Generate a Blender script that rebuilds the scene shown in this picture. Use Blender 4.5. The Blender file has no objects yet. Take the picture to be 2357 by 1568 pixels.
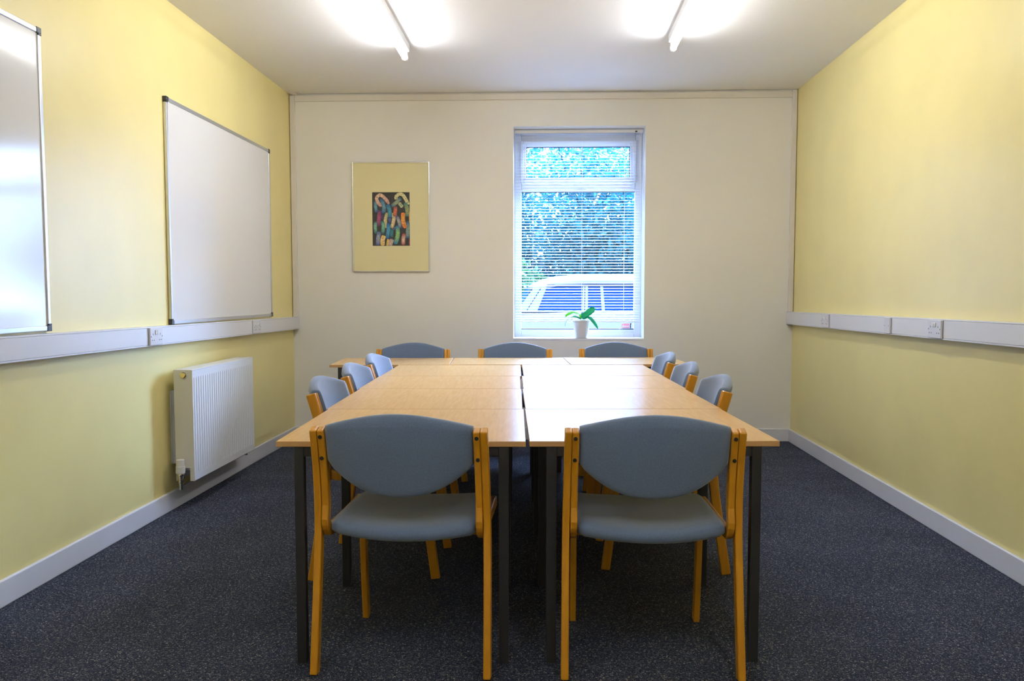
import bpy, bmesh, math, random
import numpy as np
from mathutils import Vector, Matrix
random.seed(7); rng = np.random.default_rng(7)
PI = math.pi
sc = bpy.context.scene
COL = sc.collection

# ------------------------------------------------------------------ materials
def new_mat(name):
    m = bpy.data.materials.new(name); m.use_nodes = True
    nt = m.node_tree; b = nt.nodes['Principled BSDF']
    return m, nt, b

def pbr(name, col, rough=.5, metal=0., spec=.5, coat=0., bump=0., bscale=200., bdist=.001,
        var=0., vscale=8., sheen=0., stretch=None):
    m, nt, b = new_mat(name)
    b.inputs['Base Color'].default_value = (*col, 1)
    b.inputs['Roughness'].default_value = rough
    b.inputs['Metallic'].default_value = metal
    b.inputs['Specular IOR Level'].default_value = spec
    b.inputs['Coat Weight'].default_value = coat
    b.inputs['Sheen Weight'].default_value = sheen
    tc = nt.nodes.new('ShaderNodeTexCoord')
    src = tc.outputs['Object']
    if stretch:
        mp = nt.nodes.new('ShaderNodeMapping'); mp.inputs['Scale'].default_value = stretch
        nt.links.new(src, mp.inputs['Vector']); src = mp.outputs['Vector']
    if var > 0:
        n = nt.nodes.new('ShaderNodeTexNoise'); n.inputs['Scale'].default_value = vscale
        n.inputs['Detail'].default_value = 6
        nt.links.new(src, n.inputs['Vector'])
        r = nt.nodes.new('ShaderNodeMapRange')
        r.inputs['From Min'].default_value = .3; r.inputs['From Max'].default_value = .7
        r.inputs['To Min'].default_value = 1 - var; r.inputs['To Max'].default_value = 1 + var
        nt.links.new(n.outputs['Fac'], r.inputs['Value'])
        mx = nt.nodes.new('ShaderNodeVectorMath'); mx.operation = 'SCALE'
        mx.inputs[0].default_value = col
        nt.links.new(r.outputs['Result'], mx.inputs['Scale'])
        nt.links.new(mx.outputs['Vector'], b.inputs['Base Color'])
    if bump > 0:
        n2 = nt.nodes.new('ShaderNodeTexNoise'); n2.inputs['Scale'].default_value = bscale
        n2.inputs['Detail'].default_value = 3
        nt.links.new(src, n2.inputs['Vector'])
        bp = nt.nodes.new('ShaderNodeBump'); bp.inputs['Strength'].default_value = bump
        bp.inputs['Distance'].default_value = bdist
        nt.links.new(n2.outputs['Fac'], bp.inputs['Height'])
        nt.links.new(bp.outputs['Normal'], b.inputs['Normal'])
    return m

def wood_mat(name, c1, c2, rough, spec=.5, grain=(2, 40, 40), coat=0.):
    m, nt, b = new_mat(name)
    tc = nt.nodes.new('ShaderNodeTexCoord')
    mp = nt.nodes.new('ShaderNodeMapping'); mp.inputs['Scale'].default_value = grain
    n = nt.nodes.new('ShaderNodeTexNoise'); n.inputs['Scale'].default_value = 3
    n.inputs['Detail'].default_value = 8; n.inputs['Roughness'].default_value = .65
    r = nt.nodes.new('ShaderNodeValToRGB')
    r.color_ramp.elements[0].position = .32; r.color_ramp.elements[0].color = (*c1, 1)
    r.color_ramp.elements[1].position = .68; r.color_ramp.elements[1].color = (*c2, 1)
    nt.links.new(tc.outputs['Object'], mp.inputs['Vector'])
    nt.links.new(mp.outputs['Vector'], n.inputs['Vector'])
    nt.links.new(n.outputs['Fac'], r.inputs['Fac'])
    nt.links.new(r.outputs['Color'], b.inputs['Base Color'])
    b.inputs['Roughness'].default_value = rough
    b.inputs['Specular IOR Level'].default_value = spec
    b.inputs['Coat Weight'].default_value = coat
    b.inputs['Coat Roughness'].default_value = .15
    return m

def emit_mat(name, col, strength):
    m, nt, b = new_mat(name)
    b.inputs['Base Color'].default_value = (.9, .9, .9, 1)
    b.inputs['Emission Color'].default_value = (*col, 1)
    b.inputs['Emission Strength'].default_value = strength
    return m

def carpet_mat():
    m, nt, b = new_mat('carpet')
    tc = nt.nodes.new('ShaderNodeTexCoord')
    vo = nt.nodes.new('ShaderNodeTexVoronoi'); vo.inputs['Scale'].default_value = 310
    n = nt.nodes.new('ShaderNodeTexNoise'); n.inputs['Scale'].default_value = 95; n.inputs['Detail'].default_value = 3
    v = nt.nodes.new('ShaderNodeTexNoise'); v.inputs['Scale'].default_value = 3; v.inputs['Detail'].default_value = 4
    sep = nt.nodes.new('ShaderNodeSeparateColor')
    ad = nt.nodes.new('ShaderNodeMath'); ad.operation = 'MULTIPLY_ADD'; ad.inputs[1].default_value = .72
    r = nt.nodes.new('ShaderNodeValToRGB'); e = r.color_ramp.elements
    e[0].position = .30; e[0].color = (.010, .013, .026, 1)
    e[1].position = 1.22; e[1].color = (.32, .30, .275, 1)
    for p, c in ((.62, (.025, .032, .057)), (.86, (.055, .062, .087)), (.98, (.145, .14, .14))):
        x = e.new(p if p < 1 else 1); x.color = (*c, 1)
    e[len(e)-1].position = 1.
    mr = nt.nodes.new('ShaderNodeMapRange')
    mr.inputs['From Min'].default_value = .3; mr.inputs['From Max'].default_value = .7
    mr.inputs['To Min'].default_value = .85; mr.inputs['To Max'].default_value = 1.15
    mx = nt.nodes.new('ShaderNodeVectorMath'); mx.operation = 'SCALE'
    L = nt.links.new
    for q in (vo, n, v): L(tc.outputs['Object'], q.inputs['Vector'])
    L(vo.outputs['Color'], sep.inputs[0]); L(sep.outputs[0], ad.inputs[0])
    n2 = nt.nodes.new('ShaderNodeMath'); n2.operation = 'MULTIPLY'; n2.inputs[1].default_value = .55
    L(n.outputs['Fac'], n2.inputs[0]); L(n2.outputs[0], ad.inputs[2])
    L(ad.outputs[0], r.inputs['Fac']); L(v.outputs['Fac'], mr.inputs['Value'])
    L(r.outputs['Color'], mx.inputs[0]); L(mr.outputs['Result'], mx.inputs['Scale'])
    L(mx.outputs['Vector'], b.inputs['Base Color'])
    b.inputs['Roughness'].default_value = .95
    b.inputs['Specular IOR Level'].default_value = .1
    return m

def glass_mat(name, tint=(1, 1, 1), refl=.06):
    m, nt, b = new_mat(name); nt.nodes.remove(b)
    out = nt.nodes['Material Output']
    t = nt.nodes.new('ShaderNodeBsdfTransparent'); t.inputs['Color'].default_value = (*tint, 1)
    g = nt.nodes.new('ShaderNodeBsdfGlossy'); g.inputs['Roughness'].default_value = .02
    fr = nt.nodes.new('ShaderNodeFresnel'); fr.inputs['IOR'].default_value = 1.3
    mix = nt.nodes.new('ShaderNodeMixShader')
    nt.links.new(fr.outputs[0], mix.inputs[0]); nt.links.new(t.outputs[0], mix.inputs[1])
    nt.links.new(g.outputs[0], mix.inputs[2]); nt.links.new(mix.outputs[0], out.inputs['Surface'])
    return m

def leaf_mat(name, c1, c2, rough=.35, trans=.35, scale=3.):
    m, nt, b = new_mat(name); out = nt.nodes['Material Output']
    tc = nt.nodes.new('ShaderNodeTexCoord')
    n = nt.nodes.new('ShaderNodeTexNoise'); n.inputs['Scale'].default_value = scale
    n.inputs['Detail'].default_value = 5
    r = nt.nodes.new('ShaderNodeValToRGB')
    r.color_ramp.elements[0].position = .35; r.color_ramp.elements[0].color = (*c1, 1)
    r.color_ramp.elements[1].position = .65; r.color_ramp.elements[1].color = (*c2, 1)
    nt.links.new(tc.outputs['Object'], n.inputs['Vector']); nt.links.new(n.outputs['Fac'], r.inputs['Fac'])
    nt.links.new(r.outputs['Color'], b.inputs['Base Color'])
    b.inputs['Roughness'].default_value = rough
    tr = nt.nodes.new('ShaderNodeBsdfTranslucent'); nt.links.new(r.outputs['Color'], tr.inputs['Color'])
    mix = nt.nodes.new('ShaderNodeMixShader'); mix.inputs[0].default_value = trans
    nt.links.new(b.outputs[0], mix.inputs[1]); nt.links.new(tr.outputs[0], mix.inputs[2])
    nt.links.new(mix.outputs[0], out.inputs['Surface'])
    return m

def paint_attr_mat(name):
    m, nt, b = new_mat(name)
    a = nt.nodes.new('ShaderNodeVertexColor'); a.layer_name = 'Col'
    tc = nt.nodes.new('ShaderNodeTexCoord')
    n = nt.nodes.new('ShaderNodeTexNoise'); n.inputs['Scale'].default_value = 90; n.inputs['Detail'].default_value = 4
    mr = nt.nodes.new('ShaderNodeMapRange')
    mr.inputs['From Min'].default_value = .3; mr.inputs['From Max'].default_value = .7
    mr.inputs['To Min'].default_value = .55; mr.inputs['To Max'].default_value = 1.45
    mx = nt.nodes.new('ShaderNodeVectorMath'); mx.operation = 'SCALE'
    nt.links.new(tc.outputs['Object'], n.inputs['Vector']); nt.links.new(n.outputs['Fac'], mr.inputs['Value'])
    nt.links.new(a.outputs['Color'], mx.inputs[0]); nt.links.new(mr.outputs['Result'], mx.inputs['Scale'])
    nt.links.new(mx.outputs['Vector'], b.inputs['Base Color'])
    b.inputs['Roughness'].default_value = .4
    return m

M = {}
M['yellow'] = pbr('yellow_paint', (.83, .715, .31), .36, spec=.5, bump=.12, bscale=260, bdist=.0006, var=.03, vscale=3)
M['cream'] = pbr('cream_paint', (.84, .82, .775), .55, spec=.4, bump=.12, bscale=260, bdist=.0006, var=.02, vscale=2)
M['ceil'] = pbr('ceiling_paint', (.85, .85, .865), .6, spec=.3, bump=.05, bscale=200, bdist=.0005)
M['carpet'] = carpet_mat()
M['gloss_white'] = pbr('white_gloss_paint', (.72, .72, .76), .35, bump=.05, bscale=60, var=.03, vscale=4)
M['trim'] = pbr('cream_gloss_trim', (.76, .72, .67), .4)
M['upvc'] = pbr('white_plastic', (.80, .80, .83), .3)
M['plastic'] = pbr('trunking_plastic', (.74, .74, .79), .38)
M['plate'] = pbr('socket_plastic', (.68, .68, .74), .3)
M['hole'] = pbr('dark_hole', (.10, .11, .16), .6)
M['gasket'] = pbr('black_gasket', (.006, .012, .04), .5)
M['beech'] = wood_mat('honey_beech', (.52, .225, .010), (.66, .295, .015), .32, grain=(14, 14, 1.6))
M['table_top'] = wood_mat('beech_laminate', (.70, .405, .15), (.80, .485, .205), .2, spec=.20, grain=(30, 2.0, 30))
M['table_edge'] = wood_mat('beech_edge_shaded', (.48, .27, .10), (.56, .32, .13), .4, grain=(2, 30, 30))  # laminate tone darkened to paint in the shade on the table edges
M['steel_dark'] = pbr('dark_painted_steel', (.020, .020, .022), .45)
M['fabric'] = pbr('blue_grey_weave', (.125, .175, .285), .9, spec=.2, bump=.35, bscale=900, bdist=.0008, var=.12, vscale=260, sheen=.5)
M['bolt'] = pbr('black_bolt', (.008, .008, .008), .4)
M['alu'] = pbr('brushed_aluminium', (.62, .63, .66), .32, metal=.9)
M['silver'] = pbr('polished_silver', (.72, .73, .76), .26, metal=1.)
M['cap'] = pbr('black_cap', (.02, .022, .03), .4)
M['board'] = pbr('whiteboard_enamel', (.78, .78, .80), .13, spec=.5, bump=.10, bscale=45, bdist=.0006)
M['mount'] = pbr('cream_mount', (.78, .70, .40), .35, spec=.5, coat=.15)
M['art'] = paint_attr_mat('mixed_paint')
M['rad'] = pbr('radiator_white', (.78, .79, .82), .3)
M['rad_end'] = pbr('radiator_cream_white', (.78, .76, .70), .35)
M['chrome'] = pbr('chrome', (.75, .75, .74), .12, metal=1.)
M['brass'] = pbr('brass', (.70, .55, .25), .25, metal=1.)
M['grille'] = pbr('radiator_shadow_gap', (.25, .25, .26), .5)
M['tube'] = emit_mat('fluorescent_tube', (.97, .98, 1.0), 44.)
M['batten'] = pbr('white_enamel_batten', (.82, .82, .82), .35)
M['slat'] = leaf_mat('white_blind_slat', (.80, .81, .84), (.82, .83, .86), .4, .15)
M['cord'] = pbr('white_cord', (.85, .85, .87), .7)
M['glass'] = glass_mat('window_glass')
M['pot'] = pbr('white_glazed_pot', (.80, .78, .78), .25)
M['soil'] = pbr('bark_compost', (.10, .06, .035), .9, bump=.8, bscale=120, bdist=.004)
M['leaf_light'] = leaf_mat('orchid_leaf_light', (.12, .52, .006), (.20, .62, .012), .35, .5, 30)
M['leaf_dark'] = leaf_mat('orchid_leaf_dark', (.012, .34, .16), (.025, .42, .20), .3, .4, 30)
M['root'] = leaf_mat('orchid_aerial_root', (.45, .62, .55), (.55, .70, .62), .5, .2, 30)
M['dry'] = leaf_mat('withered_leaf', (.75, .66, .62), (.82, .75, .72), .6, .3, 20)
M['sticker'] = pbr('red_sticker', (.80, .22, .22), .4)
M['sticker_white'] = pbr('white_print', (.9, .88, .88), .4)
M['car'] = pbr('silver_car_paint', (.20, .205, .235), .35, spec=.4)
M['car_glass'] = pbr('dark_car_glass', (.001, .035, .14), .05, spec=.4)
M['car_trim'] = pbr('dark_car_trim', (.01, .02, .05), .5)
M['tyre'] = pbr('tyre_rubber', (.015, .015, .015), .8)
M['asphalt'] = pbr('asphalt', (.02, .02, .021), .9, bump=.5, bscale=80, var=.1)
M['brick'] = pbr('dark_brick', (.026, .021, .020), .9, var=.15, vscale=12)
M['hedge'] = leaf_mat('hedge_leaf_blue_lit', (.006, .11, .175), (.07, .38, .42), .25, .35, 2.5)  # cast of the blue daylight is put into the leaf colours
M['bush'] = leaf_mat('bush_leaf', (.05, .19, .10), (.12, .28, .12), .3, .4, 3)
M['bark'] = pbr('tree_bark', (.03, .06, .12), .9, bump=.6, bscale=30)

# ------------------------------------------------------------------ helpers
class MB:
    def __init__(self): self.bm = bmesh.new(); self.idx = 0
    def _face(self, vs):
        try:
            f = self.bm.faces.new(vs); f.material_index = self.idx; return f
        except ValueError:
            return None
    def box(self, x0, x1, y0, y1, z0, z1, mat=None):
        c = [(x0,y0,z0),(x1,y0,z0),(x1,y1,z0),(x0,y1,z0),(x0,y0,z1),(x1,y0,z1),(x1,y1,z1),(x0,y1,z1)]
        v = [self.bm.verts.new(mat @ Vector(p) if mat else p) for p in c]
        for q in ((0,3,2,1),(4,5,6,7),(0,1,5,4),(1,2,6,5),(2,3,7,6),(3,0,4,7)): self._face([v[i] for i in q])
        return self
    def loft(self, rings, closed=True, caps=True):
        R = [[self.bm.verts.new(p) for p in r] for r in rings]
        n = len(R[0])
        for a, b in zip(R[:-1], R[1:]):
            for i in range(n if closed else n - 1):
                j = (i + 1) % n
                self._face([a[i], a[j], b[j], b[i]])
        if caps and closed:
            self._face(R[0][::-1]); self._face(R[-1])
        return self
    def lathe(self, prof, c=(0,0,0), n=32, axis='z', mat=None):
        rings = []
        for r, h in prof:
            ring = []
            for i in range(n):
                a = 2*PI*i/n
                p = {'z': (c[0]+r*math.cos(a), c[1]+r*math.sin(a), c[2]+h),
                     'y': (c[0]+r*math.cos(a), c[1]+h, c[2]+r*math.sin(a)),
                     'x': (c[0]+h, c[1]+r*math.cos(a), c[2]+r*math.sin(a))}[axis]
                ring.append(mat @ Vector(p) if mat else p)
            rings.append(ring)
        return self.loft(rings)
    def tube(self, pts, r, n=8):
        pts = [Vector(p) for p in pts]; rings = []
        for i, p in enumerate(pts):
            t = (pts[min(i+1, len(pts)-1)] - pts[max(i-1, 0)]).normalized()
            u = t.cross(Vector((0,0,1)));
            if u.length < .05: u = t.cross(Vector((0,1,0)))
            u.normalize(); w = t.cross(u)
            rr = r[i] if isinstance(r, (list, tuple)) else r
            rings.append([p + u*rr*math.cos(2*PI*k/n) + w*rr*math.sin(2*PI*k/n) for k in range(n)])
        return self.loft(rings)
    def strip(self, x0, x1, path, t, x0b=None, x1b=None):
        """bent timber strip: path in (y,z), width along x (may drift to x0b..x1b at the end), thickness t"""
        path = [Vector((0, p[0], p[1])) for p in path]; n = len(path); rings = []
        x0b = x0 if x0b is None else x0b; x1b = x1 if x1b is None else x1b
        for i, p in enumerate(path):
            d = (path[min(i+1, n-1)] - path[max(i-1, 0)]).normalized()
            nn = Vector((0, -d.z, d.y)) * (t/2); f = i/(n-1)
            a, b = x0 + (x0b-x0)*f, x1 + (x1b-x1)*f
            rings.append([(a, p.y+nn.y, p.z+nn.z), (b, p.y+nn.y, p.z+nn.z), (b, p.y-nn.y, p.z-nn.z), (a, p.y-nn.y, p.z-nn.z)])
        return self.loft(rings)
    def build(self, name, mat, parent=None, bevel=0, seg=2, smooth=False, sub=0, loc=None, rot=0):
        bmesh.ops.recalc_face_normals(self.bm, faces=self.bm.faces[:])
        me = bpy.data.meshes.new(name); self.bm.to_mesh(me); self.bm.free()
        for mm in (mat if isinstance(mat, (list, tuple)) else [mat]): me.materials.append(mm)
        o = bpy.data.objects.new(name, me); COL.objects.link(o)
        if parent: o.parent = parent
        if loc: o.location = loc
        if rot: o.rotation_euler.z = rot
        if smooth:
            for p in me.polygons: p.use_smooth = True
        if bevel:
            md = o.modifiers.new('bevel', 'BEVEL'); md.width = bevel; md.segments = seg
            md.limit_method = 'ANGLE'; md.angle_limit = math.radians(40)
        if sub:
            md = o.modifiers.new('sub', 'SUBSURF'); md.levels = sub; md.render_levels = sub
        return o

def crom(pts, k=8):
    """Catmull-Rom resample of a list of tuples"""
    P = [np.array(p, float) for p in pts]; P = [2*P[0]-P[1]] + P + [2*P[-1]-P[-2]]; out = []
    for i in range(1, len(P)-2):
        for s in range(k):
            t = s/k
            out.append(tuple(.5*((2*P[i]) + (-P[i-1]+P[i+1])*t + (2*P[i-1]-5*P[i]+4*P[i+1]-P[i+2])*t*t + (-P[i-1]+3*P[i]-3*P[i+1]+P[i+2])*t**3)))
    out.append(tuple(P[-2])); return out

def tag(o, label=None, cat=None, group=None, kind=None):
    if label: o['label'] = label
    if cat: o['category'] = cat
    if group: o['group'] = group
    if kind: o['kind'] = kind
    return o
def thing(name, label, cat, loc=(0,0,0), rot=0, group=None):
    o = bpy.data.objects.new(name, None); COL.objects.link(o); o.empty_display_size = .05
    o.location = loc; o.rotation_euler.z = rot
    return tag(o, label, cat, group)
def dup(root, loc, rot, label, group=None):
    r = root.copy(); COL.objects.link(r); r.location = loc; r.rotation_euler = (0, 0, rot); r['label'] = label
    if group: r['group'] = group
    for ch in list(root.children):
        c = ch.copy(); COL.objects.link(c); c.parent = r
        for g in list(ch.children):
            d = g.copy(); COL.objects.link(d); d.parent = c
    return r
def struct(o, label=None): o['kind'] = 'structure'; return o if not label else tag(o, label)

# ------------------------------------------------------------------ room
XL, XR, D, HC, BH = -2.1015, 1.9677, 7.2725, 2.8123, .105
Y0 = -1.6
WX0, WX1, WZ0, WZ1 = -.286, .775, .838, 2.5435     # window opening
RD = .31                                            # far wall thickness
struct(MB().box(XL-.2, XR+.2, Y0-.2, D+RD, -.12, 0).build('floor', M['carpet']))
struct(MB().box(XL-.2, XR+.2, Y0-.2, D+RD, HC, HC+.15).build('ceiling', M['ceil']))
struct(MB().box(XL-.2, XL, Y0-.2, D+RD, 0, HC).build('wall_left', M['yellow']))
struct(MB().box(XR, XR+.2, Y0-.2, D+RD, 0, HC).build('wall_right', M['yellow']))
struct(MB().box(XL, XR, Y0-.2, Y0, 0, HC).build('wall_near', M['cream']))
w = MB()
w.box(XL, WX0, D, D+RD, 0, HC); w.box(WX1, XR, D, D+RD, 0, HC)
w.box(WX0, WX1, D, D+RD, 0, WZ0-.02); w.box(WX0, WX1, D, D+RD, WZ1, HC)
struct(w.build('wall_far', M['cream']))
def skirting(name, pts_box):
    struct(MB().box(*pts_box).build(name, M['gloss_white'], bevel=.006, seg=3))
skirting('baseboard_left', (XL, XL+.018, Y0, D-.018, 0, BH))
skirting('baseboard_right', (XR-.018, XR, Y0, D-.018, 0, BH))
skirting('baseboard_far', (XL, XR, D-.018, D, 0, BH))
skirting('baseboard_near', (XL+.018, XR-.018, Y0, Y0+.018, 0, BH))
# surface conduits round the far wall
struct(MB().box(XL+.005, XL+.046, D-.024, D, 1.013, HC-.012).build('trim_1', M['trim'], bevel=.003))
struct(MB().box(XR-.042, XR-.004, D-.024, D, 1.057, HC-.002).build('trim_2', M['trim'], bevel=.003))
struct(MB().box(XL+.048, XR-.043, D-.022, D, HC-.060, HC-.012).build('trim_3', M['trim'], bevel=.003))
hp = MB(); hp.box(-2.075, -1.99, 7.15, 7.245, HC-.006, HC); hp.box(-2.068, -2.03, 7.17, 7.25, HC-.012, HC-.006)
struct(hp.build('trim_4', M['trim'], bevel=.002))

# ------------------------------------------------------------------ dado trunking + sockets
def trunking(name, side, label, y0, y1, z_at, depth, cuts):
    """side -1 left wall, +1 right wall; z_at(y) -> bottom height; cuts = list of (ya, yb) sockets"""
    xw = XL if side < 0 else XR; s = -side
    t = thing(name, label, 'cable trunking', (xw, D, 0))
    def slanted(m, xa, xb, ya, yb, za, zb):
        xa, xb = sorted((xa, xb))
        rings = []
        for y in (ya, yb):
            z = z_at(y); rings.append([(xa-xw, y-D, z+za), (xb-xw, y-D, z+za), (xb-xw, y-D, z+zb), (xa-xw, y-D, z+zb)])
        m.loft(rings)
    H = .101
    m = MB(); slanted(m, xw+s*.001, xw+s*(depth-.003), y0, y1, 0, H)
    slanted(m, xw+s*(depth-.004), xw+s*depth, y0, y1, 0, .007); slanted(m, xw+s*(depth-.004), xw+s*depth, y0, y1, H-.007, H)
    m.build('back_channel', M['plastic'], t, bevel=.0015)
    edges = [y0] + [v for c in cuts for v in c] + [y1]
    for a, b in zip(edges[0::2], edges[1::2]):
        m = MB(); slanted(m, xw+s*(depth-.004), xw+s*(depth+.001), a+.001, b-.001, .0085, H-.0085)
        m.build('cover_panel', M['plastic'], t, bevel=.001)
    return t
zl = lambda y: .9265 - (y-5.2)*.0066 - .002
zr = lambda y: .9665 - (y-5.5)*.0072 + .001
Lc = [(4.487, 4.633), (6.100, 6.246)]
Rc = [(4.405, 4.552), (5.057, 5.143), (6.160, 6.306)]
trunking('cable_trunking', -1, 'white plastic dado trunking along the left yellow wall under the whiteboards', Y0+.02, D-.001, zl, .05, Lc)
trunking('cable_trunking', 1, 'white plastic dado trunking along the right yellow wall with two double sockets', Y0+.02, D-.001, zr, .05, Rc)

def socket(side, ya, yb, z, label, blank=False):
    xw = XL if side < 0 else XR; s = -side; cy = (ya+yb)/2
    t = thing('wall_socket' if not blank else 'blank_plate', label, 'socket' if not blank else 'cover plate', (xw+s*.051, cy, z),
              0, 'double sockets on the dado trunking' if not blank else None)
    w2 = (yb-ya)/2; h = .092
    def bx(m, x0, x1, a, b, c, d):
        x0, x1 = sorted((s*x0, s*x1)); m.box(x0, x1, a, b, c, d)
    m = MB(); bx(m, 0, .012, -w2, w2, .002, h); m.build('faceplate', M['plate'], t, bevel=.003)
    # viewed from the room the socket's own left is +y on the right wall, -y on the left wall
    sg = 1
    if blank:
        for q in (-1, 1):
            MB().lathe([(.0001, .0118), (.003, .0125), (.0001, .0128)], (0, q*.030, h*.5), 12, 'x', Matrix.Scale(s, 4, (1,0,0))).build('screw', M['hole'], t)
        return t
    for q in (-1, 1):
        m = MB(); bx(m, .011, .0175, q*.0105-.008, q*.0105+.008, h*.62, h*.86)
        m.build('rocker_switch', M['upvc'], t, bevel=.002)
    for q in (-1, 1):
        m = MB(); c = q*.043
        bx(m, .0115, .0124, c-.0022, c+.0022, h*.58, h*.68)
        for e in (-.011, .011): bx(m, .0115, .0124, c+e-.0032, c+e+.0032, h*.27, h*.33)
        bx(m, .0115, .0124, q*.064-.003, q*.064+.003, h*.47, h*.54)
        m.build('pin_holes', M['hole'], t)
    return t
socket(-1, *Lc[0], zl(4.56)+.004, 'white double socket on left trunking, between the two whiteboards')
socket(-1, *Lc[1], zl(6.17)+.004, 'white double socket on left trunking, above the far end of the radiator')
socket(1, *Rc[0], zr(4.48)+.004, 'white double socket on right trunking, the nearer and larger of the two there')
socket(1, *Rc[2], zr(6.23)+.004, 'white double socket on right trunking, close to the far corner')
socket(1, *Rc[1], zr(5.10)+.004, 'small blank white plate with two screws between the right wall sockets', True)

# ------------------------------------------------------------------ whiteboards
def whiteboard(label, y0, y1, z0, z1):
    t = thing('whiteboard', label, 'whiteboard', (XL, (y0+y1)/2, z0), 0, 'whiteboards on the left wall')
    h, w2 = z1-z0, (y1-y0)/2; f = .021
    MB().box(.004, .014, -w2+.01, w2-.01, .01, h-.01).build('writing_surface', M['board'], t)
    m = MB()
    m.box(.002, .020, -w2, w2, 0, f); m.box(.002, .020, -w2, w2, h-f, h)
    m.box(.002, .020, -w2, -w2+f, f, h-f); m.box(.002, .020, w2-f, w2, f, h-f)
    m.build('frame', M['alu'], t, bevel=.003)
    for a in (-1, 1):
        for b in (0, 1):
            m = MB(); ya, yb = sorted((a*(w2+.002), a*(w2-.030)))
            za, zb = (-.002, .030) if b == 0 else (h-.030, h+.002)
            zc, zd = (f+.001, .030) if b == 0 else (h-.030, h-f-.001)
            yc = a*(w2-f)
            m.box(.0, .0225, ya, yb, za if b == 0 else h-f-.001, f+.001 if b == 0 else zb)
            y2, y3 = sorted((a*(w2+.002), yc)); m.box(.0, .0225, y2, y3, zc, zd)
            m.build('corner_cap', M['cap'], t, bevel=.002)
    return t
whiteboard('large wall whiteboard above the radiator, between the socket and the far corner', 4.852, 6.662, 1.0315, 2.273)
whiteboard('whiteboard cut off by the left edge of the photo, with glossy window reflections', 2.440, 3.654, 1.0465, 2.283)

# ------------------------------------------------------------------ radiator
RY0, RY1, RZ0, RZ1 = 4.792, 5.795, .163, .782
t = thing('radiator', 'white ribbed panel radiator on the left yellow wall below the whiteboard', 'radiator', (XL, RY0, RZ0))
L, Hh = RY1-RY0, RZ1-RZ0
xb, xf = .050, .150
m = MB(); N = 30; pitch = (L-.012)/N; cols = []
ys = [0, .004, .006]
for k in range(N):
    for q in (.18, .32, .42, .5, .58, .68, .82): ys.append(.006+pitch*(k+q))
ys += [L-.006, L-.004, L]
zs = [0, .006, .010, .040, .047, .053, .060, .30, Hh-.060, Hh-.052, Hh-.047, Hh-.040, Hh-.010, Hh-.006, Hh]
def groove(y):
    u = ((y-.006)/pitch) % 1.0
    if y < .006 or y > L-.006: return 0.
    return max(0., 1-abs(u-.5)/.16)
rings = []
for y in ys:
    r = []
    for z in zs:
        env = min(1., max(0., (z-.040)/.014), ) * min(1., max(0., (Hh-.040-z)/.014))
        env = max(0., min(1., env)); env = env*env*(3-2*env)
        x = xf - .009*groove(y)*env
        if z < .006 or z > Hh-.005 or y < .003 or y > L-.003: x -= .006
        r.append((x, y, z))
    rings.append(r)
m.loft(rings, closed=False, caps=False)
m.box(xf-.018, xf-.011, .002, L-.002, .004, Hh-.012)
m.build('front_panel', M['rad'], t)
m = MB(); m.box(xb, xb+.012, .004, L-.004, .01, Hh-.012); m.build('rear_panel', M['rad'], t, bevel=.003)
m = MB()
for k in range(40): m.box(xb+.020, xf-.020, .02+k*(L-.04)/40, .0215+k*(L-.04)/40, .06, Hh-.04)
m.build('convector_fins', M['rad'], t)
for a, b in ((-.002, .004), (L-.004, L+.002)):
    m = MB()
    if a < 0:   # near end: notch for the valve, hole for the plug
        m.box(xb-.004, xf+.001, a, b, .075, Hh+.002); m.box(xb-.004, xb+.035, a, b, .004, .075); m.box(xb+.075, xf+.001, a, b, .004, .075)
    else: m.box(xb-.004, xf+.001, a, b, .004, Hh+.002)
    tag(m.build('side_panel', M['rad_end'], t, bevel=.002))
m = MB(); m.box(xb-.004, xf+.001, 0, L, Hh-.004, Hh+.002); m.build('top_grille', M['rad'], t, bevel=.0015)
m = MB(); m.box(.001, xb-.005, .060, .085, .09, Hh-.12); m.box(.001, .006, .05, .10, .09, Hh-.12); m.build('wall_bracket', M['rad'], t)
m = MB(); m.box(.001, xb-.005, L-.10, L-.075, .09, Hh-.12); m.box(.001, .006, L-.11, L-.065, .09, Hh-.12); m.build('wall_bracket', M['rad'], t)
MB().lathe([(.0001, .0), (.013, .0), (.013, -.004), (.016, -.004), (.016, -.010), (.012, -.012), (.0001, -.012)], (.102, -.001, Hh-.028), 24, 'y').build('plug', M['brass'], t)
MB().lathe([(.0175, .0), (.021, .0), (.021, -.0045), (.0175, -.0045), (.0175, 0)], (.102, -.0015, Hh-.028), 28, 'y').build('plug_collar', M['rad_end'], t)
v = bpy.data.objects.new('thermostatic_valve', None); COL.objects.link(v); v.parent = t; v.location = (.084, -.030, 0)
MB().lathe([(.0001, .052), (.024, .052), (.0262, .057), (.0250, .092), (.0222, .093), (.0220, .127), (.020, .130), (.0001, .130)], (0, 0, 0), 28).build('valve_head', M['upvc'], v, smooth=False)
m = MB().lathe([(.0001, .0515), (.017, .0515), (.018, .046), (.018, .040), (.012, .036), (.011, .018), (.014, .016), (.014, .002), (.0095, -.002), (.0095, -.038), (.0001, -.038)], (0, 0, 0), 24)
m.lathe([(.0001, -.004), (.0085, -.004), (.0085, .012), (.012, .012), (.012, .026), (.0001, .026)], (.0, 0, .028), 20, 'y')
m.build('valve_body', M['chrome'], v)
m = MB().lathe([(.0001, .0), (.010, .0), (.010, .024), (.0001, .024)], (0, .004, .028), 20, 'y'); m.build('valve_tail', M['rad_end'], v)
MB().lathe([(.0001, 0), (.012, 0), (.012, .028), (.0001, .028)], (.100, L-.030, -.026), 20).build('lockshield_valve', M['cap'], t)

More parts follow.
